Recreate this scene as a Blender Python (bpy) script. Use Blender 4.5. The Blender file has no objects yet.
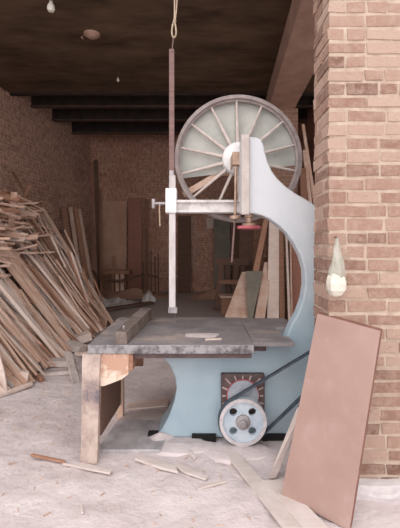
import bpy, bmesh, math, random
from mathutils import Vector, Matrix, Quaternion
random.seed(7)
scene = bpy.context.scene
COL = scene.collection
F, CX, HV, EYE = 400.0, 200.0, 245.0, 1.47

def P(u, v, y):
    return Vector(((u - CX) / F * y, y, EYE - (v - HV) / F * y))

def FL(u, v, z=0.0):                       # the floor (or height z) point seen at u, v
    return P(u, v, (EYE - z) * F / (v - HV))

# ------------------------------------------------------------------ materials
def lin(c):
    out = []
    for x in c:
        x /= 255.0
        out.append(x / 12.92 if x <= 0.04045 else ((x + 0.055) / 1.055) ** 2.4)
    return (*out, 1.0)

class NT:
    def __init__(s, name, rough=0.8, metal=0.0):
        s.m = bpy.data.materials.new(name); s.m.use_nodes = True
        s.t = s.m.node_tree; s.b = s.t.nodes['Principled BSDF']
        s.b.inputs['Roughness'].default_value = rough
        s.b.inputs['Metallic'].default_value = metal
        s.b.inputs['Specular IOR Level'].default_value = 0.3
    def n(s, kind, **kw):
        x = s.t.nodes.new(kind)
        for k, v in kw.items(): setattr(x, k, v)
        return x
    def l(s, a, b): s.t.links.new(a, b)
    def coord(s, kind='Object', scale=(1, 1, 1)):
        c = s.n('ShaderNodeTexCoord'); mp = s.n('ShaderNodeMapping')
        mp.inputs['Scale'].default_value = scale
        s.l(c.outputs[kind], mp.inputs['Vector']); return mp.outputs[0]
    def noise(s, vec, scale, detail=4, rough=0.6, dist=0.0):
        x = s.n('ShaderNodeTexNoise')
        x.inputs['Scale'].default_value = scale; x.inputs['Detail'].default_value = detail
        x.inputs['Roughness'].default_value = rough; x.inputs['Distortion'].default_value = dist
        s.l(vec, x.inputs['Vector']); return x.outputs['Fac']
    def ramp(s, fac, stops):
        r = s.n('ShaderNodeValToRGB'); e = r.color_ramp.elements
        while len(e) < len(stops): e.new(0.5)
        for i, (p, c) in enumerate(stops):
            e[i].position = p; e[i].color = lin(c) if len(c) == 3 and max(c) > 1 else (*c[:3], 1)
        s.l(fac, r.inputs['Fac']); return r.outputs['Color']
    def mix(s, fac, a, b, mode='MIX'):
        x = s.n('ShaderNodeMix', data_type='RGBA', blend_type=mode)
        if isinstance(fac, (int, float)): x.inputs[0].default_value = fac
        else: s.l(fac, x.inputs[0])
        for k, v in ((6, a), (7, b)):
            if isinstance(v, tuple): x.inputs[k].default_value = lin(v)
            else: s.l(v, x.inputs[k])
        return x.outputs[2]
    def bump(s, h, strength=0.3, dist=0.01):
        b = s.n('ShaderNodeBump'); b.inputs['Strength'].default_value = strength
        b.inputs['Distance'].default_value = dist
        s.l(h, b.inputs['Height']); s.l(b.outputs[0], s.b.inputs['Normal'])
    def base(s, c):
        if isinstance(c, tuple): s.b.inputs['Base Color'].default_value = lin(c)
        else: s.l(c, s.b.inputs['Base Color'])
        return s.m

def speckled(name, a, b, scale=6, rough=0.8, metal=0.0, bump=0.2, lo=0.35, hi=0.65, stretch=(1, 1, 1), dist=0.006):
    t = NT(name, rough, metal); v = t.coord('Object', stretch)
    f = t.noise(v, scale, 5, 0.65)
    c = t.ramp(f, [(lo, a), (hi, b)])
    t.bump(t.noise(v, scale * 4, 4), bump, dist)
    return t.base(c)

def wood(name, a, b, dust=None, amt=0.5, vary=0.5):
    t = NT(name, 0.85); v = t.coord('Object', (0.6, 9, 9))
    f = t.noise(v, 4, 5, 0.7, 0.4)
    c = t.ramp(f, [(0.3, a), (0.7, b)])
    oi = t.n('ShaderNodeObjectInfo')
    dark = tuple(int(x * 0.62) for x in a)
    r = t.n('ShaderNodeMath', operation='MULTIPLY'); r.inputs[1].default_value = vary
    t.l(oi.outputs['Random'], r.inputs[0])
    c = t.mix(r.outputs[0], c, dark)
    if dust:
        d = t.noise(t.coord('Object', (1, 1, 1)), 5, 5, 0.7)
        dd = t.ramp(d, [(0.5 - amt * .3, (0, 0, 0)), (0.75, (1, 1, 1))])
        c = t.mix(dd, c, dust)
    t.bump(f, 0.35, 0.004)
    return t.base(c)

def brickwall(name, c1, c2, mortar, plaster=None, pl=(0.5, 0.6), size=(0.24, 0.08), bump=0.6, chalk=None, ct=(.62, .72)):
    t = NT(name, 0.92); v = t.coord('UV')
    # wobble the courses a little
    nz = t.n('ShaderNodeTexNoise'); nz.inputs['Scale'].default_value = 3.0; nz.inputs['Detail'].default_value = 3
    t.l(v, nz.inputs['Vector'])
    sub = t.n('ShaderNodeVectorMath', operation='MULTIPLY_ADD')
    t.l(nz.outputs['Color'], sub.inputs[0]); sub.inputs[1].default_value = (0.05, 0.05, 0); t.l(v, sub.inputs[2])
    b = t.n('ShaderNodeTexBrick'); t.l(sub.outputs[0], b.inputs['Vector'])
    b.inputs['Scale'].default_value = 1.0
    b.inputs['Brick Width'].default_value = size[0]; b.inputs['Row Height'].default_value = size[1]
    b.inputs['Mortar Size'].default_value = 0.009; b.inputs['Mortar Smooth'].default_value = 0.4
    b.inputs['Bias'].default_value = 0.0
    b.inputs['Color1'].default_value = lin(c1); b.inputs['Color2'].default_value = lin(c2)
    b.inputs['Mortar'].default_value = lin(mortar)
    c = b.outputs['Color']
    f = t.noise(v, 14, 5, 0.7)
    c = t.mix(t.ramp(f, [(0.35, (0, 0, 0)), (0.75, (0.7, 0.7, 0.7))]), c, mortar)
    big = t.noise(v, 0.9, 5, 0.6)
    if plaster:
        c = t.mix(t.ramp(big, [(pl[0], (0, 0, 0)), (pl[1], (1, 1, 1))]), c, plaster)
    if chalk:
        sp = t.noise(v, 9, 6, 0.75)
        c = t.mix(t.ramp(sp, [(ct[0], (0, 0, 0)), (ct[1], (.8, .8, .8))]), c, chalk)
    if chalk:
        st = t.noise(t.coord('UV', (9, 4, 1)), 1.6, 6, 0.75)
        c = t.mix(1.0, c, t.ramp(st, [(0.36, (196, 188, 183)), (0.58, (255, 255, 255))]), 'MULTIPLY')
    m1 = t.n('ShaderNodeMath', operation='MULTIPLY_ADD'); t.l(b.outputs['Fac'], m1.inputs[0]); m1.inputs[1].default_value = -1.0
    t.l(f, m1.inputs[2]); t.bump(m1.outputs[0], bump, 0.02)
    return t.base(c)

M = {}
M['floor'] = None
t = NT('sawdust_floor', 0.95); v = t.coord('Object')
f = t.noise(v, 1.6, 6, 0.65); g = t.noise(v, 24, 5, 0.75); h = t.noise(v, 5, 5, 0.7)
c = t.ramp(f, [(0.3, (190, 176, 176)), (0.5, (208, 196, 196)), (0.72, (219, 209, 209))])
c = t.mix(t.ramp(h, [(0.56, (0, 0, 0)), (0.74, (.5, .5, .5))]), c, (184, 168, 165))
c = t.mix(t.ramp(g, [(0.62, (0, 0, 0)), (0.74, (0.45, 0.45, 0.45))]), c, (164, 144, 136))
# floor colour turns slightly greyer further in
sx = t.n('ShaderNodeSeparateXYZ'); t.l(v, sx.inputs[0])
ma = t.n('ShaderNodeMath', operation='MULTIPLY_ADD'); t.l(h, ma.inputs[0]); ma.inputs[1].default_value = 2.0; t.l(sx.outputs['Y'], ma.inputs[2])
mr = t.n('ShaderNodeMapRange'); t.l(ma.outputs[0], mr.inputs[0]); mr.inputs[1].default_value = 6.2; mr.inputs[2].default_value = 9.0
c = t.mix(mr.outputs[0], c, (182, 167, 162))
t.bump(t.noise(v, 8, 5, 0.65), 0.7, 0.035)
M['floor'] = t.base(c)
M['sawdust'] = speckled('sawdust', (214, 199, 193), (230, 218, 214), 9, 0.95, bump=0.9, dist=.02)
M['wall'] = brickwall('old_brick_wall', (208, 156, 134), (178, 130, 111), (216, 182, 162), (192, 146, 126), (0.48, 0.62), chalk=(236, 214, 198), ct=(.62, .72))
M['wall_side'] = brickwall('rough_side_wall', (216, 170, 148), (180, 140, 121), (226, 196, 178), (192, 154, 136), (0.55, 0.7), size=(0.2, 0.08), bump=1.0, chalk=(226, 202, 186), ct=(.60, .72))
M['ceiling'] = speckled('stained_ceiling', (54, 42, 32), (120, 98, 78), 1.3, 0.95, bump=0.4, lo=0.3, hi=0.75, stretch=(0.6, 1.6, 1))
M['voidshade'] = speckled('shaded_plaster', (34, 26, 24), (46, 36, 32), 2, 0.95)  # void above the joists, its shade painted in as near-black
M['joist'] = speckled('shaded_old_steel', (38, 30, 28), (56, 44, 40), 5, 0.7)  # unlit joist faces: the shade is put into the dark colour
M['flange'] = speckled('lighter_flange', (74, 58, 52), (98, 78, 70), 5, 0.7)  # bottom flange a step lighter than the joist web
M['beam'] = speckled('rendered_beam', (160, 130, 116), (184, 154, 138), 2.5, 0.95, bump=0.4)
M['column'] = brickwall('column_brick', (150, 112, 96), (128, 94, 80), (160, 134, 118), None)

t = NT('pillar_brick', 0.93); v = t.coord('Object')
at = t.n('ShaderNodeAttribute', attribute_name='tone')
f = t.noise(v, 22, 6, 0.75); c = t.ramp(at.outputs['Fac'], [(0.0, (120, 90, 78)), (0.3, (148, 115, 101)), (0.7, (166, 135, 120)), (1.0, (184, 158, 144))])
c = t.mix(t.ramp(f, [(0.42, (0, 0, 0)), (0.72, (0.75, 0.75, 0.75))]), c, (180, 158, 145))
c = t.mix(t.ramp(t.noise(v, 60, 4, 0.7), [(0.60, (0, 0, 0)), (0.72, (0.5, 0.5, 0.5))]), c, (118, 80, 68))
t.bump(t.noise(v, 45, 6, 0.7), 0.7, 0.012)
M['brick'] = t.base(c)
M['mortar'] = speckled('lime_mortar', (172, 150, 135), (196, 177, 162), 14, 0.95, bump=0.6)
M['footing'] = speckled('limewashed_footing', (190, 182, 184), (218, 212, 212), 8, 0.95, bump=0.5)

t = NT('pale_blue_paint', 0.55); v = t.coord('Object')
f = t.noise(v, 2.2, 5, 0.6)
c = t.ramp(f, [(0.3, (152, 173, 186)), (0.7, (174, 190, 199))])
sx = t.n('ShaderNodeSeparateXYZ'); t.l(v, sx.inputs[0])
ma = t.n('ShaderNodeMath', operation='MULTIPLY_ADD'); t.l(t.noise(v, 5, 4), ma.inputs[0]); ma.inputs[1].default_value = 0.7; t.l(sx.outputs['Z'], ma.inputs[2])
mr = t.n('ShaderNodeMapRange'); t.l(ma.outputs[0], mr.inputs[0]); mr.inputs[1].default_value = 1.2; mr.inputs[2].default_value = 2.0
c = t.mix(mr.outputs[0], c, (208, 211, 216))          # upper casting whitened by height: lens glow painted into the colour
c = t.mix(t.ramp(t.noise(v, 13, 6, 0.8), [(0.60, (0, 0, 0)), (0.76, (.6, .6, .6))]), c, (150, 144, 142))
t.bump(t.noise(v, 30, 3), 0.12, 0.004)
M['blue'] = t.base(c)
M['white'] = speckled('chipped_white_paint', (196, 192, 192), (228, 226, 226), 9, 0.5, bump=0.15, lo=0.3, hi=0.5)
M['rim'] = speckled('worn_wheel_rim', (134, 122, 120), (160, 148, 146), 12, 0.55, 0.2)
M['spoke'] = speckled('pale_spokes', (186, 172, 166), (210, 198, 192), 10, 0.6)
M['guard'] = speckled('pale_sheet_guard', (172, 174, 168), (198, 198, 193), 3.5, 0.6, bump=0.08)
t = NT('table_steel', 0.45, 0.1); v = t.coord('Object')
f = t.noise(v, 5, 6, 0.7); c = t.ramp(f, [(0.32, (122, 116, 119)), (0.66, (158, 152, 154))])
c = t.mix(t.ramp(t.noise(v, 3.4, 6, 0.75, 0.5), [(0.52, (0, 0, 0)), (0.7, (0.85, 0.85, 0.85))]), c, (196, 178, 166))
t.bump(t.noise(v, 40, 4), 0.15, 0.004); M['table'] = t.base(c)
t = NT('table_edge', 0.5, 0.2); v = t.coord('Object')
c = t.ramp(t.noise(v, 9, 5, 0.7), [(0.44, (156, 152, 155)), (0.6, (92, 87, 90))]); M['edge'] = t.base(c)
M['steel'] = speckled('bare_steel', (136, 130, 132), (178, 172, 174), 10, 0.42, 0.5)
M['blade'] = speckled('blade_steel', (110, 100, 98), (150, 140, 136), 10, 0.4, 0.6)
M['dark'] = speckled('greasy_dark_iron', (84, 70, 70), (112, 96, 94), 8, 0.6, 0.2)
M['black'] = speckled('black_slot_gap', (22, 20, 22), (38, 34, 36), 8, 0.8)
M['belt'] = speckled('rubber_belt', (58, 66, 76), (80, 88, 98), 12, 0.75)
M['red'] = speckled('faded_red_paint', (150, 66, 76), (186, 104, 112), 12, 0.6)
M['pulley'] = speckled('pale_blue_pulley', (168, 182, 196), (198, 206, 214), 9, 0.5)
M['rimpale'] = speckled('dusty_pulley_rim', (176, 168, 170), (208, 202, 204), 14, 0.5)
M['capgrey'] = speckled('grey_cap', (142, 146, 156), (170, 174, 182), 9, 0.5)
M['postmetal'] = speckled('worn_post', (158, 146, 145), (206, 200, 200), 9, 0.5, 0.1, lo=.3, hi=.6, stretch=(1,1,.3))
M['armwhite'] = speckled('greyed_white_paint', (176, 168, 166), (218, 213, 212), 9, 0.5, bump=.15, lo=.3, hi=.55)
M['cream'] = speckled('rubbed_cream_metal', (178, 168, 162), (204, 196, 192), 8, 0.5)
M['brass'] = speckled('brassy_nut', (150, 124, 108), (190, 164, 146), 12, 0.45, 0.4)
M['ridge'] = speckled('rubbed_fin', (160, 138, 134), (188, 168, 164), 12, 0.6)
M['rope'] = speckled('jute_rope', (160, 140, 120), (196, 178, 158), 60, 0.95)
M['lift'] = wood('pinkish_bar', (112, 90, 87), (140, 114, 109), vary=0)
M['pale'] = wood('pale_wood', (204, 178, 164), (228, 206, 193), (226, 212, 206), 0.5, 0.3)
M['tan'] = wood('tan_wood', (188, 148, 126), (214, 178, 157), (216, 196, 184), 0.4, 0.3)
M['brown'] = wood('brown_wood', (146, 106, 86), (178, 136, 114), None, 0.4, 0.4)
M['dusty'] = wood('sawdust_covered_wood', (184, 166, 158), (206, 192, 186), (214, 203, 200), 0.8, 0.15)
M['grey'] = wood('grey_weathered_wood', (172, 154, 149), (200, 184, 178), (212, 202, 198), 0.5, 0.3)
M['darkwood'] = wood('dark_wood', (100, 75, 64), (126, 97, 84), None, 0.4, 0.3)
M['redwood'] = wood('reddish_panel', (150, 104, 90), (172, 126, 110), None, 0.4, 0.2)
M['torn'] = speckled('torn_pale_ply', (222, 204, 188), (190, 152, 132), 5, 0.9, lo=0.48, hi=0.56, bump=0.4)
t = NT('dusty_ply_sheet', 0.7); v = t.coord('Object')
c = t.ramp(t.noise(v, 2.6, 5, 0.6), [(0.3, (156, 127, 118)), (0.7, (172, 144, 136))])
c = t.mix(t.ramp(t.noise(v, 5, 6, 0.75), [(0.54, (0, 0, 0)), (0.74, (.65, .65, .65))]), c, (178, 158, 152))
c = t.mix(t.ramp(t.noise(v, 16, 6, 0.8), [(0.68, (0, 0, 0)), (0.76, (.6, .6, .6))]), c, (140, 100, 86))
t.bump(t.noise(v, 20, 4), 0.1, 0.003); M['sheet'] = t.base(c)
M['sheetedge'] = speckled('dark_sheet_edge', (120, 84, 74), (142, 104, 92), 9, 0.85)
M['panel'] = speckled('brown_board', (180, 142, 121), (200, 162, 142), 2, 0.9)
M['green'] = speckled('grey_green_board', (116, 110, 100), (138, 130, 118), 2, 0.85)
M['paper'] = speckled('paper', (196, 180, 168), (214, 200, 190), 6, 0.9)
M['chalk'] = speckled('chalk', (170, 146, 136), (196, 172, 160), 16, 0.95)
t = NT('plastic_bag', 0.3); t.b.inputs['Transmission Weight'].default_value = 0.45
t.b.inputs['Specular IOR Level'].default_value = 0.5
M['bag'] = t.base(t.ramp(t.noise(t.coord('Object'), 14, 4), [(0.35, (190, 190, 176)), (0.65, (222, 218, 206))]))
M['plastic'] = speckled('crumpled_sheeting', (166, 156, 152), (204, 196, 192), 5, 0.35)
M['glass'] = speckled('milky_bulb', (206, 201, 188), (222, 219, 208), 5, 0.25)
M['bakelite'] = speckled('bulb_holder', (120, 104, 92), (150, 132, 118), 9, 0.5)

# ------------------------------------------------------------------ mesh helpers
def hexa(bm, p):
    v = [bm.verts.new(q) for q in p]
    for f in ((0, 3, 2, 1), (4, 5, 6, 7), (0, 1, 5, 4), (1, 2, 6, 5), (2, 3, 7, 6), (3, 0, 4, 7)):
        bm.faces.new([v[i] for i in f])
    return v

def box(bm, x0, x1, y0, y1, z0, z1):
    return hexa(bm, [(x0, y0, z0), (x1, y0, z0), (x1, y1, z0), (x0, y1, z0), (x0, y0, z1), (x1, y0, z1), (x1, y1, z1), (x0, y1, z1)])

def prism(bm, pts, y0, y1):                # outline in x,z pushed back from y0 to y1
    a = [bm.verts.new((x, y0, z)) for x, z in pts]; b = [bm.verts.new((x, y1, z)) for x, z in pts]
    bm.faces.new(a); bm.faces.new(b[::-1]); n = len(pts)
    for i in range(n): bm.faces.new((a[i], b[i], b[(i + 1) % n], a[(i + 1) % n]))

def slab(bm, pts, z0, z1):                 # outline in x,y raised from z0 to z1
    a = [bm.verts.new((x, y, z0)) for x, y in pts]; b = [bm.verts.new((x, y, z1)) for x, y in pts]
    bm.faces.new(a[::-1]); bm.faces.new(b); n = len(pts)
    for i in range(n): bm.faces.new((a[i], a[(i + 1) % n], b[(i + 1) % n], b[i]))

def bar(bm, p0, p1, w, h, up=(0, 0, 1)):   # rectangular bar between two points
    p0, p1 = Vector(p0), Vector(p1); d = (p1 - p0).normalized(); up = Vector(up)
    s = d.cross(up)
    if s.length < 1e-4: s = d.cross(Vector((0, 1, 0)))
    s.normalize(); n = s.cross(d).normalized(); q = []
    for p in (p0, p1):
        q += [p - s * w / 2 - n * h / 2, p + s * w / 2 - n * h / 2, p + s * w / 2 + n * h / 2, p - s * w / 2 + n * h / 2]
    return hexa(bm, q)

def tube(bm, pts, r, n=8, closed=False):
    pts = [Vector(p) for p in pts]; rings = []; m = len(pts)
    for i, p in enumerate(pts):
        a = pts[i - 1] if (i > 0 or closed) else p; b = pts[(i + 1) % m] if (i < m - 1 or closed) else p
        d = (b - a).normalized(); s = d.cross(Vector((0.31, 0.2, 0.93))); s.normalize(); u = s.cross(d)
        rr = r[i] if isinstance(r, (list, tuple)) else r
        rings.append([bm.verts.new(p + (s * math.cos(k * 2 * math.pi / n) + u * math.sin(k * 2 * math.pi / n)) * rr) for k in range(n)])
    for i in range(m if closed else m - 1):
        a, b = rings[i], rings[(i + 1) % m]
        for k in range(n): bm.faces.new((a[k], a[(k + 1) % n], b[(k + 1) % n], b[k]))
    if not closed:
        bm.faces.new(rings[0][::-1]); bm.faces.new(rings[-1])

def lathe(bm, prof, c, n=32, axis='Y', closed=False, wob=0.0):   # prof: (radius, offset along the axis)
    c = Vector(c); rings = []
    for r, o in prof:
        ring = []
        for k in range(n):
            a = 2 * math.pi * k / n; rr = r * (1 + wob * math.sin(a * 3 + o * 40) + wob * math.cos(a * 5))
            x, y = rr * math.cos(a), rr * math.sin(a)
            ring.append(bm.verts.new(c + (Vector((x, o, y)) if axis == 'Y' else Vector((x, y, o)) if axis == 'Z' else Vector((o, x, y)))))
        rings.append(ring)
    m = len(rings)
    for i in range(m if closed else m - 1):
        a, b = rings[i], rings[(i + 1) % m]
        for k in range(n): bm.faces.new((a[k], a[(k + 1) % n], b[(k + 1) % n], b[k]))
    if not closed:
        bm.faces.new(rings[0]); bm.faces.new(rings[-1][::-1])

def wloc(o):
    l = Vector((0, 0, 0))
    while o: l = l + o.location; o = o.parent
    return l

def build(name, bm, mat, parent=None, loc=None, bevel=0.0, smooth=False):
    bmesh.ops.recalc_face_normals(bm, faces=bm.faces)
    if parent: off = wloc(parent)
    else:
        if loc is None:
            xs = [v.co.x for v in bm.verts]; ys = [v.co.y for v in bm.verts]; zs = [v.co.z for v in bm.verts]
            loc = ((min(xs) + max(xs)) / 2, (min(ys) + max(ys)) / 2, min(zs))
        off = Vector(loc)
    bmesh.ops.translate(bm, verts=bm.verts, vec=-off)
    me = bpy.data.meshes.new(name); bm.to_mesh(me); bm.free()
    if smooth:
        for p in me.polygons: p.use_smooth = True
    o = bpy.data.objects.new(name, me); COL.objects.link(o)
    for m in (mat if isinstance(mat, list) else [mat]): me.materials.append(m)
    if parent: o.parent = parent
    else: o.location = off
    if bevel:
        b = o.modifiers.new('soft', 'BEVEL'); b.width = bevel; b.segments = 2; b.limit_method = 'ANGLE'; b.angle_limit = math.radians(40)
    if smooth:
        try:
            me.set_sharp_from_angle(angle=math.radians(38))
        except Exception: pass
    return o

def tag(o, label, cat, group=None, kind=None):
    o['label'] = label; o['category'] = cat
    if group: o['group'] = group
    if kind: o['kind'] = kind
    return o

def struct(o): o['kind'] = 'structure'; return o

def thing(name, label, cat, loc, group=None):
    o = bpy.data.objects.new(name, None); COL.objects.link(o); o.location = loc; o.empty_display_size = 0.1
    return tag(o, label, cat, group)

def B(): return bmesh.new()

def wallquad(name, pts, mat, thick=(0, 0, 0)):   # four corners, uv in metres, with a thickness
    bm = B(); uv = bm.loops.layers.uv.new('UVMap')
    p = [Vector(q) for q in pts]; th = Vector(thick)
    front = [bm.verts.new(q) for q in p]; back = [bm.verts.new(q + th) for q in p]
    w = (p[1] - p[0]).length
    uvs = {0: (0, p[0].z), 1: (w, p[1].z), 2: (w, p[2].z), 3: (0, p[3].z)}
    fs = [front, back[::-1]] + [[front[i], back[i], back[(i + 1) % 4], front[(i + 1) % 4]] for i in range(4)]
    order = {v: i for i, v in enumerate(front)}; order.update({v: i for i, v in enumerate(back)})
    for f in fs:
        ff = bm.faces.new(f)
        for lp in ff.loops: lp[uv].uv = uvs[order[lp.vert]]
    return struct(build(name, bm, mat))

def wallbox(name, x0, x1, y0, y1, z0, z1, mat):
    bm = B(); uv = bm.loops.layers.uv.new('UVMap'); box(bm, x0, x1, y0, y1, z0, z1)
    for f in bm.faces:
        f.normal_update()
        for lp in f.loops:
            co = lp.vert.co; lp[uv].uv = (co.x + co.y, co.z)
    return struct(build(name, bm, mat))

# ------------------------------------------------------------------ the setting
H = 4.6
def lwx(y): return -4.39 + (y - 4) * 0.109
BACK = 12.6
# floor with soft sawdust relief
from mathutils import noise as mn
def fz(x, y):
    a = max(0.0, min(1.0, (4.6 - y) / 2.0))
    h = 0.012 * mn.noise((x * 2.1, y * 2.1, 0.3)) + 0.018 * mn.noise((x * 5.5, y * 5.5, 1.7)) + 0.012 * mn.noise((x * 11, y * 11, 4.1))
    return (h - 0.012) * (0.25 + 0.75 * a)
bm = B(); xs = [-9, -7, -5.5] + [-4.6 + i * 0.05 for i in range(0, 133)] + [2.4, 2.8, 4, 6, 9]
ys = [-9, -6, -4, -2, -1, 0] + [0.6 + i * 0.05 for i in range(0, 100)] + [5.8 + i * 0.25 for i in range(30)]
g = [[bm.verts.new((x, y, fz(x, y))) for x in xs] for y in ys]
for j in range(len(ys) - 1):
    for i in range(len(xs) - 1): bm.faces.new((g[j][i], g[j][i + 1], g[j + 1][i + 1], g[j + 1][i]))
struct(build('floor', bm, M['floor'], loc=(0, 0, 0), smooth=True))

wallquad('wall_left', [(lwx(2.4), 2.4, -.05), (lwx(BACK), BACK, -.05), (lwx(BACK), BACK, 5.2), (lwx(2.4), 2.4, 5.2)], M['wall_side'], (-0.3, 0, 0))
wall_back = wallquad('wall_back', [(-4, BACK, -.05), (3.2, BACK, -.05), (3.2, BACK, 5.2), (-4, BACK, 5.2)], M['wall'], (0, 0.3, 0))
wallquad('wall_right', [(2.7, BACK, -.05), (2.7, 8.5, -.05), (2.7, 8.5, 5.2), (2.7, BACK, 5.2)], M['wall'], (0.3, 0, 0))
wallquad('wall_added_bay', [(3.0, 8.5, -.05), (8.6, 8.5, -.05), (8.6, 8.5, 5.2), (3.0, 8.5, 5.2)], M['wall'], (0, 0.3, 0))  # unseen open bay, added to let more sky light into the room
wallquad('wall_added_bay_end', [(8.6, 8.5, -.05), (8.6, 2.4, -.05), (8.6, 2.4, 5.2), (8.6, 8.5, 5.2)], M['wall'], (0.3, 0, 0))  # end wall of the added bay, out of view
bm = B(); box(bm, -5.4, 8.9, 2.6, 8.5, H, H + 0.25) if False else slab(bm, [(-5.4, 2.6), (8.9, 2.6), (8.9, 8.8), (3.0, 8.8), (3.0, 8.24), (-5.4, 8.24)], H, H + .25); struct(build('ceiling', bm, M['ceiling']))
bm = B(); box(bm, -5.4, 3.2, 8.24, BACK + .3, 5.12, 5.3); struct(build('ceiling_back_bay', bm, M['voidshade']))
for yj in (9.1, 10.1, 11.25):
    bm = B(); box(bm, lwx(yj) - .1, 2.75, yj - .02, yj + .02, H + .03, H + .50)
    o = struct(build('ceiling_joist', bm, M['joist']))
    bm = B(); box(bm, lwx(yj) - .1, 2.75, yj - .07, yj + .07, H, H + .03); build('flange', bm, M['flange'], o)
bm = B(); box(bm, lwx(8.3), 2.7, 8.24, 8.30, H - 0.04, H + .5); struct(build('ceiling_edge_beam', bm, M['joist']))
bm = B(); hexa(bm, [(1.10, 4.4, 4.2), (1.70, 4.4, 4.2), (1.90, 8.35, 4.2), (1.38, 8.35, 4.2), (1.10, 4.4, H), (1.70, 4.4, H), (1.90, 8.35, H), (1.38, 8.35, H)])
bm.free()
bm = B(); hexa(bm, [(1.02, 2.69, 4.2), (1.60, 2.69, 4.2), (1.92, 8.5, 4.2), (1.40, 8.5, 4.2), (1.02, 2.69, H), (1.60, 2.69, H), (1.92, 8.5, H), (1.40, 8.5, H)])
struct(build('ceiling_beam', bm, M['beam']))
wallbox('brick_column', 1.42, 1.96, 8.0, 8.5, -.05, 4.2, M['column'])

# brick pillar: mortar core with every brick laid proud of it
PX0, PX1, PY0, PY1 = 0.772, 1.75, 2.40, 2.70
bm = B(); tone = bm.verts.layers.float.new('tone')
rng = random.Random(3)
def brick(x0, x1, y0, y1, z0, z1):
    j = lambda: rng.uniform(-.005, .005)
    v = hexa(bm, [(x + j(), y, z + j()) for x, y, z in ((x0, y0, z0), (x1, y0, z0), (x1, y1, z0), (x0, y1, z0), (x0, y0, z1), (x1, y0, z1), (x1, y1, z1), (x0, y1, z1))])
    tn = rng.random() ** 0.9
    for q in v: q[tone] = tn
rowh = 0.0815; r = 0; z = 0.01
while z < 4.18:
    x = PX0 + rng.uniform(-.008, .002)
    first = True; head = r % 2
    while x < PX1 - .02:
        w = (0.115 if (head and first) else rng.choice((0.225, 0.235, 0.24, 0.2, 0.12)))
        x1 = min(x + w, PX1)
        dep = PY0 + rng.uniform(-.007, -.001)
        back = PY0 + 0.10
        if first: back = PY0 + (0.235 if head else 0.11)
        brick(x, x1 - rng.uniform(.010, .020), dep, back, z + rng.uniform(0, .004), z + rowh - 0.019 + rng.uniform(-.006, .005))
        if first:                                       # the return face
            if back + .012 < PY1 - .03: brick(PX0 + rng.uniform(-.006, .002), PX0 + .10, back + .012, PY1, z, z + rowh - .012)
        x = x1; first = False
    z += rowh; r += 1
brickmesh = build('bricks', bm, M['brick'], loc=(0, 0, 0), bevel=0.006)
bm = B(); box(bm, PX0 + .004, PX1, PY0 + .001, PY1 - .003, -.05, H)
pil = struct(build('brick_pillar', bm, M['mortar'], loc=(0, 0, 0)))
brickmesh.parent = pil
bm = B(); box(bm, PX0 + .06, PX1, PY0 - .05, PY0 + .05, -.05, 0.07)
bm.verts.ensure_lookup_table()
bmesh.ops.subdivide_edges(bm, edges=bm.edges[:], cuts=9, use_grid_fill=True)
for q in bm.verts:
    q.co += Vector((0, -abs(mn.noise(q.co * 9)) * .05 - .02 * (q.co.z < .02), mn.noise(q.co * 6 + Vector((4, 1, 2))) * .04))
o = build('trim_1', bm, M['footing'], smooth=True); struct(o)

# ------------------------------------------------------------------ band saw
YF, YB = 3.05, 3.36
saw = thing('band_saw', 'large pale blue cast iron band saw with open spoked wheel and steel table', 'band saw', (0.25, 3.2, 0))
def pz(pts, y): return [(P(u, v, y).x, P(u, v, y).z) for u, v in pts]
outline = [(155, 437.5), (162, 429), (169, 416), (174, 402), (176.5, 388), (175, 377), (170, 366), (162, 356), (152, 347), (150, 341), (285, 341),
           (291, 326), (298, 314), (303, 300), (305.5, 285), (305, 270), (301, 256), (295, 244.5), (287, 233), (279, 225.5), (270, 219), (262, 215.5), (254, 213.5), (241, 213),
           (241, 140), (243, 137.5), (247, 136.5), (256, 137), (261, 139), (263.5, 144), (265, 152), (268, 162), (272, 171), (278, 179), (286, 186.5), (295, 193), (304, 198), (312, 203), (322, 211), (331, 223),
           (337, 240), (340, 262), (340, 285), (336, 310), (329, 335), (324, 355), (322, 380), (324, 437.5)]
bm = B(); prism(bm, pz(outline, YF), YF, YF + .13)
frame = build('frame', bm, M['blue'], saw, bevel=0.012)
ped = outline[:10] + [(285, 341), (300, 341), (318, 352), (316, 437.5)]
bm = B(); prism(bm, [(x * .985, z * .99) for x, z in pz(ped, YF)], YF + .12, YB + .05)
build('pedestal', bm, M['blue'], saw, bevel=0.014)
for a, b_ in ((192, 216), (262, 286), (148, 158)):
    bm = B(); p, q = P(a, 436, YF), P(b_, 436, YF); box(bm, p.x, q.x, YF - .025, YF + .05, -.02, .035)
    build('foot', bm, M['black'], saw)  # black strips standing for the shaded slots under the pedestal
bm = B(); p, q = P(241, 136, YF), P(249, 213.5, YF); box(bm, p.x, q.x, YF - .035, YF + .02, q.z - .01, p.z + .004)
rail = build('slide_rail', bm, M['cream'], saw, bevel=0.005)
for k in range(6):
    pass
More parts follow.
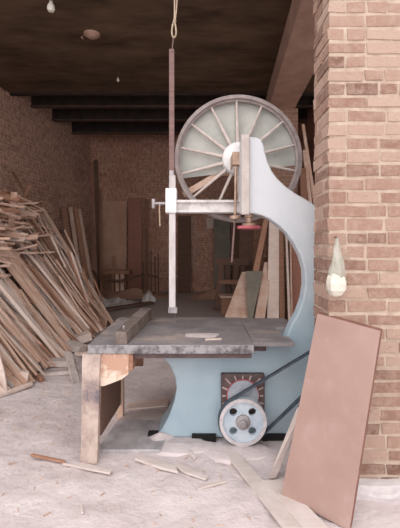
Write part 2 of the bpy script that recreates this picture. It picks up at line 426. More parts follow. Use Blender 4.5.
# wheel
WY = 3.50; WC = P(238, 159.5, WY); WR = 63 / F * WY
bm = B(); lathe(bm, [(WR, -.045), (WR, .045), (WR - .028, .045), (WR - .028, .02), (WR - .048, .012), (WR - .048, -.012), (WR - .03, -.02), (WR - .03, -.045)], WC, 96, closed=True)
wheel = build('upper_wheel', bm, M['rim'], saw, smooth=True)
for k in range(14):
    a = math.radians(91.5 + k * 360 / 14); d = Vector((math.cos(a), 0, math.sin(a))); s = Vector((-math.sin(a), 0, math.cos(a)))
    bm = B(); p0, p1 = WC + d * .11, WC + d * (WR - .035); q = []
    for p, w, h in ((p0, .014, .024), (p1, .009, .016)):
        q += [p - s * w - Vector((0, h, 0)), p + s * w - Vector((0, h, 0)), p + s * w + Vector((0, h, 0)), p - s * w + Vector((0, h, 0))]
    hexa(bm, q); build('spoke', bm, M['spoke'], wheel, bevel=0.008)
bm = B(); lathe(bm, [(.03, -.16), (.05, -.16), (.055, -.10), (.105, -.09), (.135, -.07), (.14, -.05), (.14, .05), (.06, .07)], WC, 40)
build('hub', bm, M['white'], wheel, smooth=True)
# half round sheet behind the wheel
R2 = WR - .01; pts = []
a0, a1 = -4, 197
for k in range(61):
    a = math.radians(a0 + (a1 - a0) * k / 60); pts.append((WC.x + R2 * math.cos(a), WC.z + R2 * math.sin(a)))
bm = B(); prism(bm, pts, WY + .05, WY + .06); build('guard_panel', bm, M['guard'], saw)
bm = B(); p = [P(184, 194, 3.62), P(222, 172, 3.62), P(243, 171, 3.62)]
bar(bm, p[0], p[1], .014, .05, (0, -1, 0)); bar(bm, p[1] - Vector((.02, 0, 0)), p[2], .014, .045, (0, -1, 0))
bm.free(); bm = B()
q = [P(u, v, WY + .07) for u, v in ((182, 192), (185, 197.5), (222, 175.5), (262, 174), (262, 169), (221, 169.5))]
prism(bm, [(a.x, a.z) for a in q], WY + .061, WY + .085); build('guard_strap', bm, M['tan'], saw)
# wheel bearing block, tension rod, handwheel
yb = 3.22
bm = B(); p, q = P(232, 153, yb), P(242, 166, yb); box(bm, p.x, q.x, yb - .05, WY - .09, q.z, p.z)
blk = build('bearing_block', bm, M['brass'], saw, bevel=0.006)
bm = B(); p, q = P(230, 150, yb + .05), P(243, 180, yb + .05); box(bm, p.x + .02, q.x, yb + .02, WY - .10, q.z + .09, p.z)
build('bearing_housing', bm, M['white'], saw, bevel=0.02)
bm = B(); tube(bm, [P(235.8, 166, yb - .02), P(235.2, 216, yb - .02)], .011, 10)
rod = build('tension_rod', bm, M['brass'], saw, smooth=True)
bm = B(); c = P(235, 217.5, yb - .02); lathe(bm, [(.02, .02), (.043, .012), (.043, -.012), (.02, -.02)], c, 20, 'Z'); build('knob', bm, M['brass'], rod, smooth=True)
bm = B(); tube(bm, [c, P(231.8, 262, yb)], .008, 8); build('hanging_rod', bm, M['lift'], rod, smooth=True)
yh = 3.12; c = P(249, 227.5, yh)
bm = B(); n = 28; R, rr = .085, .0105
lathe(bm, [(R + rr * math.cos(k * math.pi / 4), rr * 1.2 * math.sin(k * math.pi / 4)) for k in range(8)], c, n, 'Z', closed=True)
for k in range(4):
    a = k * math.pi / 2 + .4; tube(bm, [c, c + Vector((math.cos(a) * R, math.sin(a) * R, 0))], .010, 6)
hw = build('handwheel', bm, M['red'], saw, smooth=True)
bm = B(); lathe(bm, [(.055, .012), (.055, .03), (.022, .04), (.024, .075), (.034, .08), (.034, .10), (.02, .105), (.02, .16)], c, 20, 'Z')
build('hub', bm, M['brass'], hw, smooth=True)
# guide arm with flanges
ya = 3.34
p, q = P(176, 200.5, ya), P(243, 213, ya)
bm = B(); box(bm, p.x, q.x, ya - .02, ya + .05, q.z + .012, p.z - .012); box(bm, p.x, q.x, ya - .055, ya + .07, p.z - .022, p.z); box(bm, p.x, q.x, ya - .055, ya + .07, q.z, q.z + .02)
build('guide_arm', bm, M['armwhite'], saw, bevel=0.004)
# post, bracket, clamp screw
yp = 3.33
bm = B(); p, q = P(166, 189, yp), P(177, 213.5, yp); box(bm, p.x, q.x, yp - .06, yp + .06, q.z, p.z)
brk = build('post_bracket', bm, M['white'], saw, bevel=0.006)
bm = B(); s = P(167, 203.5, yp); e = P(154, 203.5, yp)
tube(bm, [s, e], .013, 10); tube(bm, [P(153.5, 199, yp), P(153.5, 208.5, yp)], .016, 10)
scr = build('clamp_screw', bm, M['steel'], brk, smooth=True)
bm = B(); tube(bm, [P(159.5, 204, yp - .01), P(159.5, 213, yp - .01), P(160, 226, yp - .01)], .005, 6); build('wire', bm, M['rope'], scr)
p, q = P(169.3, 176, yp), P(175.7, 311, yp)
bm = B(); box(bm, p.x, q.x, yp - .034, yp + .034, q.z, p.z)
post = build('guide_post', bm, M['postmetal'], saw, bevel=0.003)
bm = B(); p, q = P(168.5, 302, yp), P(177.5, 312.5, yp); box(bm, p.x, q.x, yp - .045, yp + .045, q.z, q.z + .05); build('blade_guide', bm, M['steel'], post, bevel=0.004)
bm = B(); p, q = P(169.5, 171, yp), P(174, 180, yp); box(bm, p.x, q.x, yp - .03, yp + .03, q.z, p.z); build('collar', bm, M['steel'], post, bevel=0.003)
bm = B(); p, q = P(169.3, 50, yp), P(174.3, 172, yp); box(bm, p.x, q.x, yp - .022, yp + .022, q.z, p.z)
build('lift_bar', bm, M['lift'], saw, bevel=0.002)
xb = WC.x - WR - .002
bm = B(); box(bm, xb, xb + .0025, WY - .018, WY + .018, .72, WC.z); build('blade', bm, M['blade'], saw)
# table
TZ, TT = 0.782, 0.062
bm = B()
slab(bm, [(-.772, 2.75), (.372, 2.75), (.372, 3.05), (.372, 3.80), (-.772, 3.80)], TZ - TT, TZ)
tb = build('table', bm, [M['table'], M['edge']], saw, bevel=0.005)
tb.data.polygons.foreach_set('material_index', [0 if abs(pl_.normal.z) > .5 else 1 for pl_ in tb.data.polygons])
bm = B(); slab(bm, [(.377, 2.85), (.675, 2.85), (.675, 3.03), (.63, 3.06), (.63, 3.37), (.80, 3.37), (.80, 3.80), (.377, 3.80)], TZ - .036, TZ - .006)
build('table_extension', bm, M['table'], saw, bevel=0.004)
bm = B(); box(bm, -.55, .36, 2.79, 2.85, TZ - TT - .04, TZ - TT); box(bm, -.35, .5, 3.02, 3.4, TZ - TT - .05, TZ - TT); build('table_bearer', bm, M['dark'], saw)
bm = B(); slab(bm, [(-.735, 2.83), (-.28, 2.83), (-.20, 3.32), (-.68, 3.32)], -.02, .022)
M['plate'] = speckled('scuffed_floor_plate', (158, 152, 155), (202, 196, 198), 6, 0.45, 0.2)
build('base_plate', bm, M['plate'], saw, bevel=0.006)
# flange plate with fins, pulley, belt
fc = P(242.5, 394, 3.02)
bm = B(); p, q = P(221, 373.5, 3.02), P(264.5, 416, 3.02); box(bm, p.x, q.x, 3.005, 3.06, q.z, p.z)
fp = build('bearing_plate', bm, M['dark'], saw, bevel=0.01)
bm = B(); lathe(bm, [(.115, 0), (.115, -.03), (.02, -.035)], (fc.x, 3.01, fc.z), 32); build('bearing_cap', bm, M['capgrey'], fp, smooth=True)
bm = B(); lathe(bm, [(.122, -.004), (.122, -.014), (.115, -.014), (.115, -.004)], (fc.x, 3.006, fc.z), 32, closed=True); build('ring', bm, M['red'], fp, smooth=True)
for k in range(11):
    a = math.radians(-20 + k * 22); d = Vector((math.cos(a), 0, math.sin(a))); c0 = Vector((fc.x, 3.0, fc.z - .01))
    r1 = min(.2, .165 / max(abs(d.x), abs(d.z), .01)) - .012
    bm = B(); bar(bm, c0 + d * .128, c0 + d * r1, .010, .016, (0, 1, 0)); build('fin', bm, M['ridge'], fp)
pc = P(242.6, 420.5, 2.93); PR = 23.3 / F * 2.93
bm = B()
lathe(bm, [(PR, -.035), (PR - .006, 0), (PR, .035), (PR - .022, .035), (PR - .022, -.035)], pc, 48, closed=True)
# web with four round holes
hr = .029; ho = .098
n = 48; outer = PR - .015
def ang(k): return 2 * math.pi * k / n
yf, ybk = pc.y - .018, pc.y + .012
for sgn, yy in ((1, yf), (-1, ybk)):
    for qd in range(4):
        a0 = qd * math.pi / 2; hc = Vector((math.cos(a0 + math.pi / 4), math.sin(a0 + math.pi / 4))) * ho
        outl = [(.03 * math.cos(a0 + i * math.pi / 24), .03 * math.sin(a0 + i * math.pi / 24)) for i in range(13)]
        outl2 = [(outer * math.cos(a0 + math.pi / 2 - i * math.pi / 24), outer * math.sin(a0 + math.pi / 2 - i * math.pi / 24)) for i in range(13)]
        lp = outl[::-1] + outl2[::-1]          # ring sector, anticlockwise from the inner end
        lp = outl2[::-1] + outl[::-1]
        # bridge the sector to its hole along matching angles round the hole centre
        m_ = 52; hv = []; ov = []
        for i in range(m_):
            th = 2 * math.pi * i / m_; dv = Vector((math.cos(th), math.sin(th)))
            hv.append(bm.verts.new((pc.x + hc.x + dv.x * hr, yy, pc.z + hc.y + dv.y * hr)))
            # ray out of the hole centre to the sector's border
            best = 9
            for k2 in range(len(lp)):
                A = Vector(lp[k2]) - hc; Bv = Vector(lp[(k2 + 1) % len(lp)]) - hc; e_ = Bv - A
                den = dv.x * e_.y - dv.y * e_.x
                if abs(den) < 1e-9: continue
                tt = (A.x * e_.y - A.y * e_.x) / den; ss = (A.x * dv.y - A.y * dv.x) / den
                if tt > 0 and -1e-6 <= ss <= 1 + 1e-6: best = min(best, tt)
            ov.append(bm.verts.new((pc.x + hc.x + dv.x * best, yy, pc.z + hc.y + dv.y * best)))
        for i in range(m_): bm.faces.new((hv[i], hv[(i + 1) % m_], ov[(i + 1) % m_], ov[i]))
        if sgn == 1:
            h2 = [bm.verts.new((v_.co.x, ybk, v_.co.z)) for v_ in hv]
            for i in range(m_): bm.faces.new((hv[i], h2[i], h2[(i + 1) % m_], hv[(i + 1) % m_]))
pul = build('drive_pulley', bm, M['pulley'], saw)
bm = B(); lathe(bm, [(.02, -.075), (.026, -.07), (.028, -.045), (.052, -.04), (.055, .03), (.03, .03), (.03, .10)], pc, 24); build('hub', bm, M['steel'], pul, smooth=True)
bm = B(); lathe(bm, [(PR + .001, -.037), (PR + .001, -.030), (PR - .024, -.030), (PR - .024, -.037)], pc, 48, closed=True); build('rim', bm, M['rimpale'], pul, smooth=True)
ic = P(350, 338, 2.93); IR = .06; d2 = Vector((ic.x - pc.x, ic.z - pc.z)); L = d2.length; base = math.atan2(d2.y, d2.x); al = math.acos((PR - IR) / L)
loop = []
for k in range(25):
    a = base + al + (2 * math.pi - 2 * al) * k / 24; loop.append(Vector((pc.x + PR * math.cos(a), pc.y, pc.z + PR * math.sin(a))))
for k in range(13):
    a = base - al + 2 * al * k / 12; loop.append(Vector((ic.x + IR * math.cos(a), ic.y, ic.z + IR * math.sin(a))))
bm = B(); ring = []
cen = (pc + ic) / 2
for i, p in enumerate(loop):
    nxt, prv = loop[(i + 1) % len(loop)], loop[i - 1]; d = (nxt - prv).normalized(); nn = Vector((d.z, 0, -d.x))
    ring.append([bm.verts.new(p + nn * a + Vector((0, b_, 0))) for a, b_ in ((-.002, -.018), (.011, -.018), (.011, .018), (-.002, .018))])
for i in range(len(ring)):
    a, b_ = ring[i], ring[(i + 1) % len(ring)]
    for k in range(4): bm.faces.new((a[k], a[(k + 1) % 4], b_[(k + 1) % 4], b_[k]))
build('drive_belt', bm, M['belt'], saw)
bm = B(); lathe(bm, [(IR, -.03), (IR - .004, 0), (IR, .03), (.02, .03), (.02, .14)], ic, 24); build('idler_pulley', bm, M['steel'], saw, smooth=True)

# rope from the ceiling down to the lift bar
rp = thing('rope', 'thin knotted rope hanging from the ceiling above the saw guide bar', 'rope', P(172.5, 50, yp))
bm = B(); top = P(175, 0, yp); top.z = H
tube(bm, [top, P(174.6, 14, yp), P(174.3, 22, yp)], .007, 8)
tube(bm, [Vector((top.x + .03, top.y, H)), P(177, 0, yp), P(176.2, 12, yp), P(175, 20, yp)], .006, 8)
build('strand', bm, M['rope'], rp, smooth=True)
bm = B(); lp = []
for k in range(21):
    a = 2 * math.pi * k / 20 - math.pi / 2; lp.append(P(174 + 2.0 * math.cos(a) * (1 - .35 * math.sin(a)), 29.5 - 8 * math.sin(a), yp))
tube(bm, lp, .0075, 8); build('loop', bm, M['rope'], rp, smooth=True)
bm = B(); tube(bm, [P(173.6, 37, yp), P(172.4, 46, yp), P(172, 52, yp - .025)], .005, 6); build('tail', bm, M['lift'], rp, smooth=True)
bm = B(); lathe(bm, [(.004, -.02), (.013, -.01), (.015, 0), (.012, .012), (.004, .02)], P(174.6, 21, yp), 10, 'Z'); build('knot', bm, M['rope'], rp, smooth=True)

# fence block on the table
M['fencewood'] = wood('oily_timber', (84, 74, 69), (118, 105, 99), (146, 132, 126), .4, 0)
fb = thing('rip_fence', 'weathered timber block laid front to back on the saw table', 'fence', (-.49, 3.2, TZ))
bm = B(); a, b_, c_, d_ = P(114.5, 346, 2.75), P(126.5, 346, 2.75), P(152, 318.6, 3.72), P(141, 318.6, 3.72)
y0, y1 = 2.77, 3.72; z0 = TZ + .001
hexa(bm, [(-.588, y0, z0), (-.508, y0, z0), (-.447, y1, z0), (-.555, y1, z0), (-.585, y0, z0 + .09), (-.512, y0, z0 + .082), (-.449, y1, z0 + .1), (-.553, y1, z0 + .1)])
bmesh.ops.subdivide_edges(bm, edges=bm.edges[:], cuts=5, use_grid_fill=True)
for q in bm.verts: q.co += Vector((mn.noise(q.co * 11), 0, max(0, q.co.z - z0) / .1 * mn.noise(q.co * 9))) * .006
build('timber', bm, M['fencewood'], fb)
bm = B(); lathe(bm, [(.010, 0), (.010, .018), (.004, .03)], (-.545, 2.86, TZ + .085), 10, 'Z'); build('bolt', bm, M['steel'], fb)
# loose board and scraps lying on the table wing
def sticktop(name, label, cat, pts, z0, z1, mat, group=None, bevel=.002, bend=0.0):
    bm = B(); slab(bm, pts, z0, z1); return tag(build(name, bm, mat, bevel=bevel), label, cat, group)
sticktop('wood_offcut', 'tiny wood scrap lying flat in the middle of the steel table', 'offcut', [(P(205, 338, 2.86).x, 2.88), (P(222, 338, 2.88).x, 2.90), (P(222, 338, 2.9).x, 2.925), (P(205, 338, 2.9).x, 2.91)], TZ, TZ + .010, M['pale'])
# sawdust drifts on the table and by the base
def drift(name, label, cx, cy, rx, ry, h, z, seed, mat=None):
    bm = B(); n, m_ = 28, 8; cv = bm.verts.new((cx, cy, z + h)); prev = None
    for j in range(1, m_ + 1):
        t_ = j / m_; ring = []
        for k in range(n):
            a = 2 * math.pi * k / n; w = 1 + .35 * mn.noise((math.cos(a) * 1.3 + seed, math.sin(a) * 1.3, seed))
            x, y = cx + rx * t_ * w * math.cos(a), cy + ry * t_ * w * math.sin(a)
            zz = z + h * (1 - t_) ** 1.3 * (1 + .3 * mn.noise((x * 9, y * 9, seed))) - (.02 if j == m_ else 0)
            ring.append(bm.verts.new((x, y, zz)))
        for k in range(n):
            if prev: bm.faces.new((prev[k], ring[k], ring[(k + 1) % n], prev[(k + 1) % n]))
            else: bm.faces.new((cv, ring[k], ring[(k + 1) % n]))
        prev = ring
    o = build(name, bm, mat or M['floor'], smooth=True); return tag(o, label, 'sawdust', kind='stuff')
drift('sawdust', 'pale sawdust drifted against the foot of the saw pedestal', -.15, 2.93, .3, .13, .02, .004, 2.2)
drift('sawdust', 'pale sawdust heaped between base plate and pedestal', -.30, 3.02, .12, .12, .06, 0, 5.7)
drift('sawdust', 'low sawdust mound under the drive pulley', .28, 2.86, .26, .16, .015, .004, 9.1)
drift('sawdust', 'scatter of sawdust lying on the steel table top', .02, 3.05, .16, .09, .006, TZ, 3.3)

# ------------------------------------------------------------------ wooden trestle under the table wing
tr = thing('support_trestle', 'worn wooden trestle holding up the free end of the saw table', 'trestle', (-.66, 3.0, 0))
bm = B(); hexa(bm, [(-.812, 2.72, -.01), (-.694, 2.70, -.01), (-.694, 2.755, -.01), (-.812, 2.775, -.01), (-.805, 2.74, TZ - TT), (-.685, 2.74, TZ - TT), (-.685, 2.80, TZ - TT), (-.805, 2.80, TZ - TT)])
bmesh.ops.subdivide_edges(bm, edges=bm.edges[:], cuts=5, use_grid_fill=True)
for q in bm.verts: q.co += Vector((mn.noise(q.co * 9), mn.noise(q.co * 7), 0)) * .008
t = NT('scraped_leg', 0.85); v = t.coord('Object')
c = t.ramp(t.noise(v, 4.5, 6, 0.7, 0.3), [(0.4, (196, 178, 168)), (0.55, (164, 145, 138)), (0.68, (112, 104, 110))]); M['scraped'] = t.base(c)
build('leg', bm, M['scraped'], tr)
bm = B(); box(bm, -.712, -.655, 3.40, 3.47, -.01, TZ - TT); build('leg', bm, M['tan'], tr, bevel=.003)
bm = B(); hexa(bm, [(-.706, 2.77, .15), (-.684, 2.77, .15), (-.672, 3.40, .12), (-.694, 3.40, .12), (-.706, 2.77, .60), (-.684, 2.77, .60), (-.672, 3.40, .62), (-.694, 3.40, .62)])
build('side_panel', bm, M['darkwood'], tr)
bm = B(); prism(bm, pz([(97, 352), (129, 352), (128.5, 374), (122, 379), (112, 383), (104, 386), (98, 386)], 2.77), 2.765, 2.79)
build('apron', bm, M['torn'], tr, bevel=.002)
bm = B(); box(bm, -.495, -.465, 2.77, 3.42, .60, TZ - TT); build('rail', bm, M['brown'], tr, bevel=.002)
bm = B(); box(bm, -.70, -.48, 3.36, 3.40, .45, TZ - TT); build('rail', bm, M['brown'], tr, bevel=.002)

# ------------------------------------------------------------------ leaning sheet and pieces beside the pillar
def plank8(name, label, cat, bl, br, tr_, tl, thick, mat, edge=None, group=None):
    """board by its four face corners and a push-back vector; the edge may have its own material"""
    th = Vector(thick); bm = B(); hexa(bm, [bl, br, br + th, bl + th, tl, tr_, tr_ + th, tl + th])
    o = build(name, bm, [mat, edge] if edge else mat, bevel=0.0)
    if edge:
        fn = (Vector(br) - Vector(bl)).cross(Vector(tl) - Vector(bl)).normalized()
        for pl_ in o.data.polygons: pl_.material_index = 0 if abs(pl_.normal.dot(fn)) > .8 else 1
    return tag(o, label, cat, group)
plank8('wood_sheet', 'tall dusty pinkish brown sheet of board leaning against the brick pillar', 'board',
       Vector((.470, 2.32, .02)), Vector((.775, 2.075, -.012)), P(380.5, 331, 2.185), P(317.5, 313.5, 2.43), (.028, .036, .004), M['sheet'], M['sheetedge'])
plank8('wood_plank', 'short grey plank propped upright behind the leaning brown sheet', 'plank',
       FL(268, 479), FL(276, 478), P(306, 403, 2.62), P(297, 408, 2.64), (.02, .05, .0), M['grey'], M['edge'])

def floorplank(name, label, pts, th, mat, cat='plank', z=0.0, group=None):
    q = [FL(u, v, z + th) for u, v in pts]
    bm = B(); slab(bm, [(a.x, a.y) for a in q], z - .004, z + th); return tag(build(name, bm, mat, bevel=.003), label, cat, group)
floorplank('wood_plank', 'long pale plank lying on the sawdust in front of the saw pulley', [(224, 451), (233, 447), (308, 528), (284, 528)], .014, M['dusty'])
floorplank('wood_plank', 'shorter grey plank lying along the long floor plank by the leaning sheet', [(262, 480), (281, 479), (330, 528), (304, 528)], .022, M['dusty'])
floorplank('wood_plank', 'short pointed plank on the sawdust in front of the base plate', [(134, 458), (143, 454.5), (176, 466), (178, 471.5), (160, 467)], .014, M['dusty'])
floorplank('wood_stick', 'thin split stick next to the short pointed floor plank', [(172, 464), (180, 463), (208, 476), (206, 479), (185, 472)], .010, M['dusty'])
floorplank('wood_stick', 'small chip of wood standing out of the sawdust below the pedestal', [(183, 446), (186, 444), (197, 456), (194, 458)], .010, M['dusty'])
floorplank('wood_stick', 'thin brown stick lying on open sawdust in front of the wood pile', [(30, 454.5), (33, 453), (66, 460), (65, 462)], .010, M['brown'])
floorplank('wood_stick', 'thin pale lath lying near the foot of the trestle leg', [(62, 463), (90, 464), (112, 470), (110, 473), (85, 468)], .010, M['dusty'])
floorplank('wood_stick', 'little slip of wood near the bottom of the picture', [(80, 503), (83, 503), (83.5, 512), (81, 512)], .010, M['dusty'])
floorplank('wood_stick', 'small stick in the sawdust between saw pulley and floor plank', [(196, 486), (226, 479), (227, 481), (198, 488.5)], .008, M['dusty'])
bm = B(); rng = random.Random(11)
for k in range(170):
    if k < 70: x, y = rng.gauss(-1.55, .35), rng.gauss(3.7, .6)
    else: x, y = rng.uniform(-1.8, .75), rng.uniform(2.05, 3.6)
    a = rng.uniform(0, math.pi); l = rng.uniform(.006, .024); d = Vector((math.cos(a), math.sin(a), 0)) * l
    bar(bm, Vector((x, y, fz(x, y) + .004)) - d, Vector((x, y, fz(x, y) + .004)) + d, rng.uniform(.003, .008), .004)
tag(build('wood_chips', bm, M['tan'], loc=(0, 0, 0)), 'small wood chips strewn over the sawdust floor', 'wood chips', kind='stuff')

floorplank('wood_board', 'flat dusty floor board showing between trestle and pedestal', [(128, 402), (168, 398), (168, 405), (126, 409)], .012, M['pale'], 'board')
floorplank('wood_board', 'flat dusty floor board directly behind the saw base plate', [(122, 414), (166, 411), (163, 419), (118, 421)], .012, M['grey'], 'board')
# bag-wrapped bulb on the pillar
bl = thing('wrapped_bulb', 'white light bulb in a clear plastic bag hanging on the brick pillar', 'bulb', P(337, 297, 2.32))
yq = 2.325; ccx = P(337, 270, yq)
def zz(v_): return P(337, v_, yq).z - ccx.z
bm = B(); lathe(bm, [(.006, zz(238)), (.012, zz(243)), (.022, zz(252)), (.034, zz(262)), (.044, zz(272)), (.046, zz(276))], ccx, 9, 'Z', wob=.12); build('bag', bm, M['bag'], bl)
bm = B(); lathe(bm, [(.030, zz(272)), (.052, zz(277)), (.060, zz(283)), (.056, zz(290)), (.036, zz(295)), (.010, zz(297))], ccx + Vector((-.006, 0, 0)), 8, 'Z', wob=.05); build('bulb', bm, M['glass'], bl)
bm = B(); tube(bm, [P(335, 237, yq + .07), P(336, 237, yq + .02), P(337, 239, yq)], .004, 6); build('hook', bm, M['dark'], bl)
bm = B(); p = P(349, 284, 2.395); tube(bm, [ccx + Vector((.05, .01, zz(280))), p], .004, 6); build('wire', bm, M['rope'], bl)

# ceiling bulbs and rose
def hangbulb(u, v, y, s, label):
    c = P(u, v, y); b = thing('hanging_bulb', label, 'light bulb', c, 'bulbs hanging from the ceiling')
    bm = B(); lathe(bm, [(.008 * s, -.055 * s), (.03 * s, -.05 * s), (.044 * s, -.02 * s), (.04 * s, .01 * s), (.022 * s, .045 * s), (.018 * s, .06 * s)], c, 16, 'Z'); build('bulb', bm, M['glass'], b, smooth=True)
    bm = B(); lathe(bm, [(.02 * s, .055 * s), (.022 * s, .06 * s), (.022 * s, .10 * s), (.008 * s, .115 * s)], c, 12, 'Z'); build('holder', bm, M['bakelite'], b, smooth=True)
    bm = B(); tube(bm, [c + Vector((0, 0, .1 * s)), Vector((c.x + .02, c.y, H))], .004, 6); build('cord', bm, M['dark'], b)
hangbulb(51, 7, 4.5, 1.0, 'white bulb hanging nearest the doorway under the dark ceiling')
hangbulb(118, 80, 7.2, .55, 'tiny white bulb hanging deep in the room near the joists')
c = P(92, 34, 5.93); c.z = H
bm = B(); lathe(bm, [(.03, -.06), (.07, -.05), (.115, -.02), (.12, 0)], c, 20, 'Z'); tube(bm, [c + Vector((-.12, 0, -.02)), c + Vector((-.16, 0, -.05)), c + Vector((-.13, 0, -.075))], .010, 6)
tag(build('ceiling_rose', bm, M['beam'], smooth=True), 'round pale fitting fixed flat to the stained ceiling', 'ceiling fitting')

# ------------------------------------------------------------------ wood pile along the side wall
def stick_mesh(seed, w, h, n=5, bow=.0035):
    rg = random.Random(seed); bm = B(); rings = []
    for i in range(n):
        x = i / (n - 1); oy, oz = rg.uniform(-bow, bow), rg.uniform(-bow, bow); k = 1 + rg.uniform(-.12, .12)
        rings.append([bm.verts.new((x, oy + a * w / 2 * k, oz + b_ * h / 2 * k)) for a, b_ in ((-1, -1), (1, -1), (1, 1), (-1, 1))])
    for i in range(n - 1):
        for k in range(4): bm.faces.new((rings[i][k], rings[i][(k + 1) % 4], rings[i + 1][(k + 1) % 4], rings[i + 1][k]))
    bm.faces.new(rings[0][::-1]); bm.faces.new(rings[-1]); bmesh.ops.recalc_face_normals(bm, faces=bm.faces)
    me = bpy.data.meshes.new('wood_batten'); bm.to_mesh(me); bm.free(); return me
VAR = {}
for tn in ('pale', 'tan', 'brown', 'grey'):
    for sz, (w, h) in {'thin': (.030, .022), 'square': (.042, .038), 'wide': (.085, .022)}.items():
        VAR[tn, sz] = []
        for q in range(2):
            me = stick_mesh(hash((len(tn), w)) % 97 + q * 31 + ord(tn[0]), w, h); me.materials.append(M[tn]); VAR[tn, sz].append(me)
def stick(p0, p1, tn, sz, label, group, roll=0.0, name='wood_batten', cat='batten', rg=random, sw=1.0):
    p0, p1 = Vector(p0), Vector(p1); d = p1 - p0
    o = bpy.data.objects.new(name, rg.choice(VAR[tn, sz])); COL.objects.link(o)
    q = d.to_track_quat('X', 'Z') @ Quaternion((1, 0, 0), roll)
    o.rotation_mode = 'QUATERNION'; o.rotation_quaternion = q; o.location = p0; o.scale = (d.length, sw, sw)
    return tag(o, label, cat, group)
rg = random.Random(21)
def bx(y):
    for (y0, x0), (y1, x1) in (((3.5, -1.85), (3.95, -1.83)), ((3.95, -1.83), (4.4, -1.75)), ((4.4, -1.75), (5.5, -1.72)), ((5.5, -1.72), (7.5, -1.58))):
        if y <= y1: return x0 + (x1 - x0) * (y - y0) / (y1 - y0)
    return -1.58
COLN = {'pale': 'pale', 'tan': 'tan', 'brown': 'dark brown', 'grey': 'dusty grey'}
SZN = {'thin': 'thin lath', 'square': 'square batten', 'wide': 'flat plank'}
NLEAN = 205
for k in range(NLEAN):
    lay = k % 3
    y = 3.85 + (7.4 - 3.85) * (k + rg.random()) / NLEAN + rg.uniform(-.05, .05)
    th = math.radians(rg.gauss(46.5 + 8.5 * max(0, min(1, (y - 5.8) / 1.4)), 2.6)); dep = (0, .045, .1)[lay] + rg.uniform(0, .03)
    far = y > 6.9
    Ls = rg.uniform(2.3, 2.85) if far else rg.uniform(2.0, 2.4) if rg.random() < .8 else rg.uniform(1.0, 1.6)
    if y < 5.2 and rg.random() < .6: Ls += .6
    st = rg.choice((0, 0, 0, .05, .15, .3)); x0 = bx(y) - dep + rg.uniform(-.06, .06)
    dyaw = rg.gauss(.02, .10)
    dirv = Vector((-math.cos(th), dyaw, math.sin(th))).normalized()
    a = Vector((x0, y, .015)) + dirv * st; b_ = a + dirv * Ls
    tn = rg.choices(('pale', 'tan', 'brown', 'grey'), (.24, .54, .16, .06))[0]; sz = rg.choices(('thin', 'square', 'wide'), (.38, .34, .28))[0]
    stick(a, b_, tn, sz, COLN[tn] + ' ' + SZN[sz] + ' leaning among the slanted sticks of the wood pile', 'slanted ' + COLN[tn] + ' ' + SZN[sz] + 's of the wood pile', rg.uniform(-.5, .5) if sz != 'wide' else rg.gauss(0, .25) + math.pi / 2 * 0, rg=rg)
for i, (pa, pb, tn_) in enumerate((((111, 322), (23, 199), 'tan'), ((105, 322), (27, 211), 'pale'), ((99, 324), (22, 214), 'brown'))):
    pa, pb = P(*pa, 7.45 - i * .08), P(*pb, 7.25 - i * .08)
    stick(pa, pb, tn_, 'square', ('longest batten edging the far end of the wood pile', 'pale long batten next to the batten edging the pile', 'dark long batten third from the far end of the pile')[i], None, .3, rg=rg)
# crosswise boards on the ledge where the slanted sticks stop
for i, (u0, v0, u1, v1, yy, tn) in enumerate(((-14, 231, 26, 236, 6.1, 'pale'), (-14, 237, 25, 240, 6.02, 'pale'), (4, 240, 38, 237, 6.1, 'tan'))):
    stick(P(u0, v0, yy), P(u1, v1, yy - .08), tn, 'wide', ('uppermost', 'lower', 'shortest')[i] + ' crosswise board lying on the ledge of the wood pile', 'crosswise boards on the wood pile', .9 , 'wood_board', 'board', rg)
# jumble of short offcuts on top
NT_ = 56
for k in range(NT_):
    f1 = rg.random(); y = rg.uniform(5.6, 7.25); x = rg.uniform(-3.55, -2.80 + (7 - y) * .03)
    z = 1.80 + .50 * max(0, min(1, (-2.55 - x) / .5)) * rg.uniform(.55, 1.0) + (y - 6.2) * .05
    a = rg.gauss(0.35, .8); l = rg.uniform(.18, .42); d = Vector((math.cos(a), math.sin(a) * .5, rg.gauss(-.15, .3))) * l
    tn = rg.choices(('pale', 'tan', 'brown', 'grey'), (.08, .47, .43, .02))[0]; sz = rg.choice(('thin', 'square', 'wide'))
    stick(Vector((x, y, z)) - d, Vector((x, y, z)) + d, tn, sz, COLN[tn] + ' ' + SZN[sz] + ' offcut tossed on the top of the wood pile', 'tossed ' + COLN[tn] + ' ' + SZN[sz] + ' offcuts', rg.uniform(-1, 1), 'wood_offcut', 'offcut', rg)
# far loose laths on the inner slope
for k in range(26):
    y = rg.uniform(6.3, 7.45); th = math.radians(rg.gauss(56, 7)); s0 = rg.uniform(.1, 1.7); Ls = rg.uniform(.4, 1.1)
    dirv = Vector((-math.cos(th), rg.gauss(0, .25), math.sin(th))).normalized(); nrm = Vector((math.sin(th), 0, math.cos(th)))
    a = Vector((bx(y), y, .02)) + dirv * s0 + nrm * rg.uniform(.02, .06)
    tn = rg.choices(('pale', 'tan', 'brown'), (.3, .5, .2))[0]
    stick(a, a + dirv * Ls, tn, 'thin', COLN[tn] + ' splinter stick loose on the far slope of the wood pile', 'loose ' + COLN[tn] + ' splinters on the far slope', rg.uniform(-1, 1), 'wood_splinter', 'stick', rg)
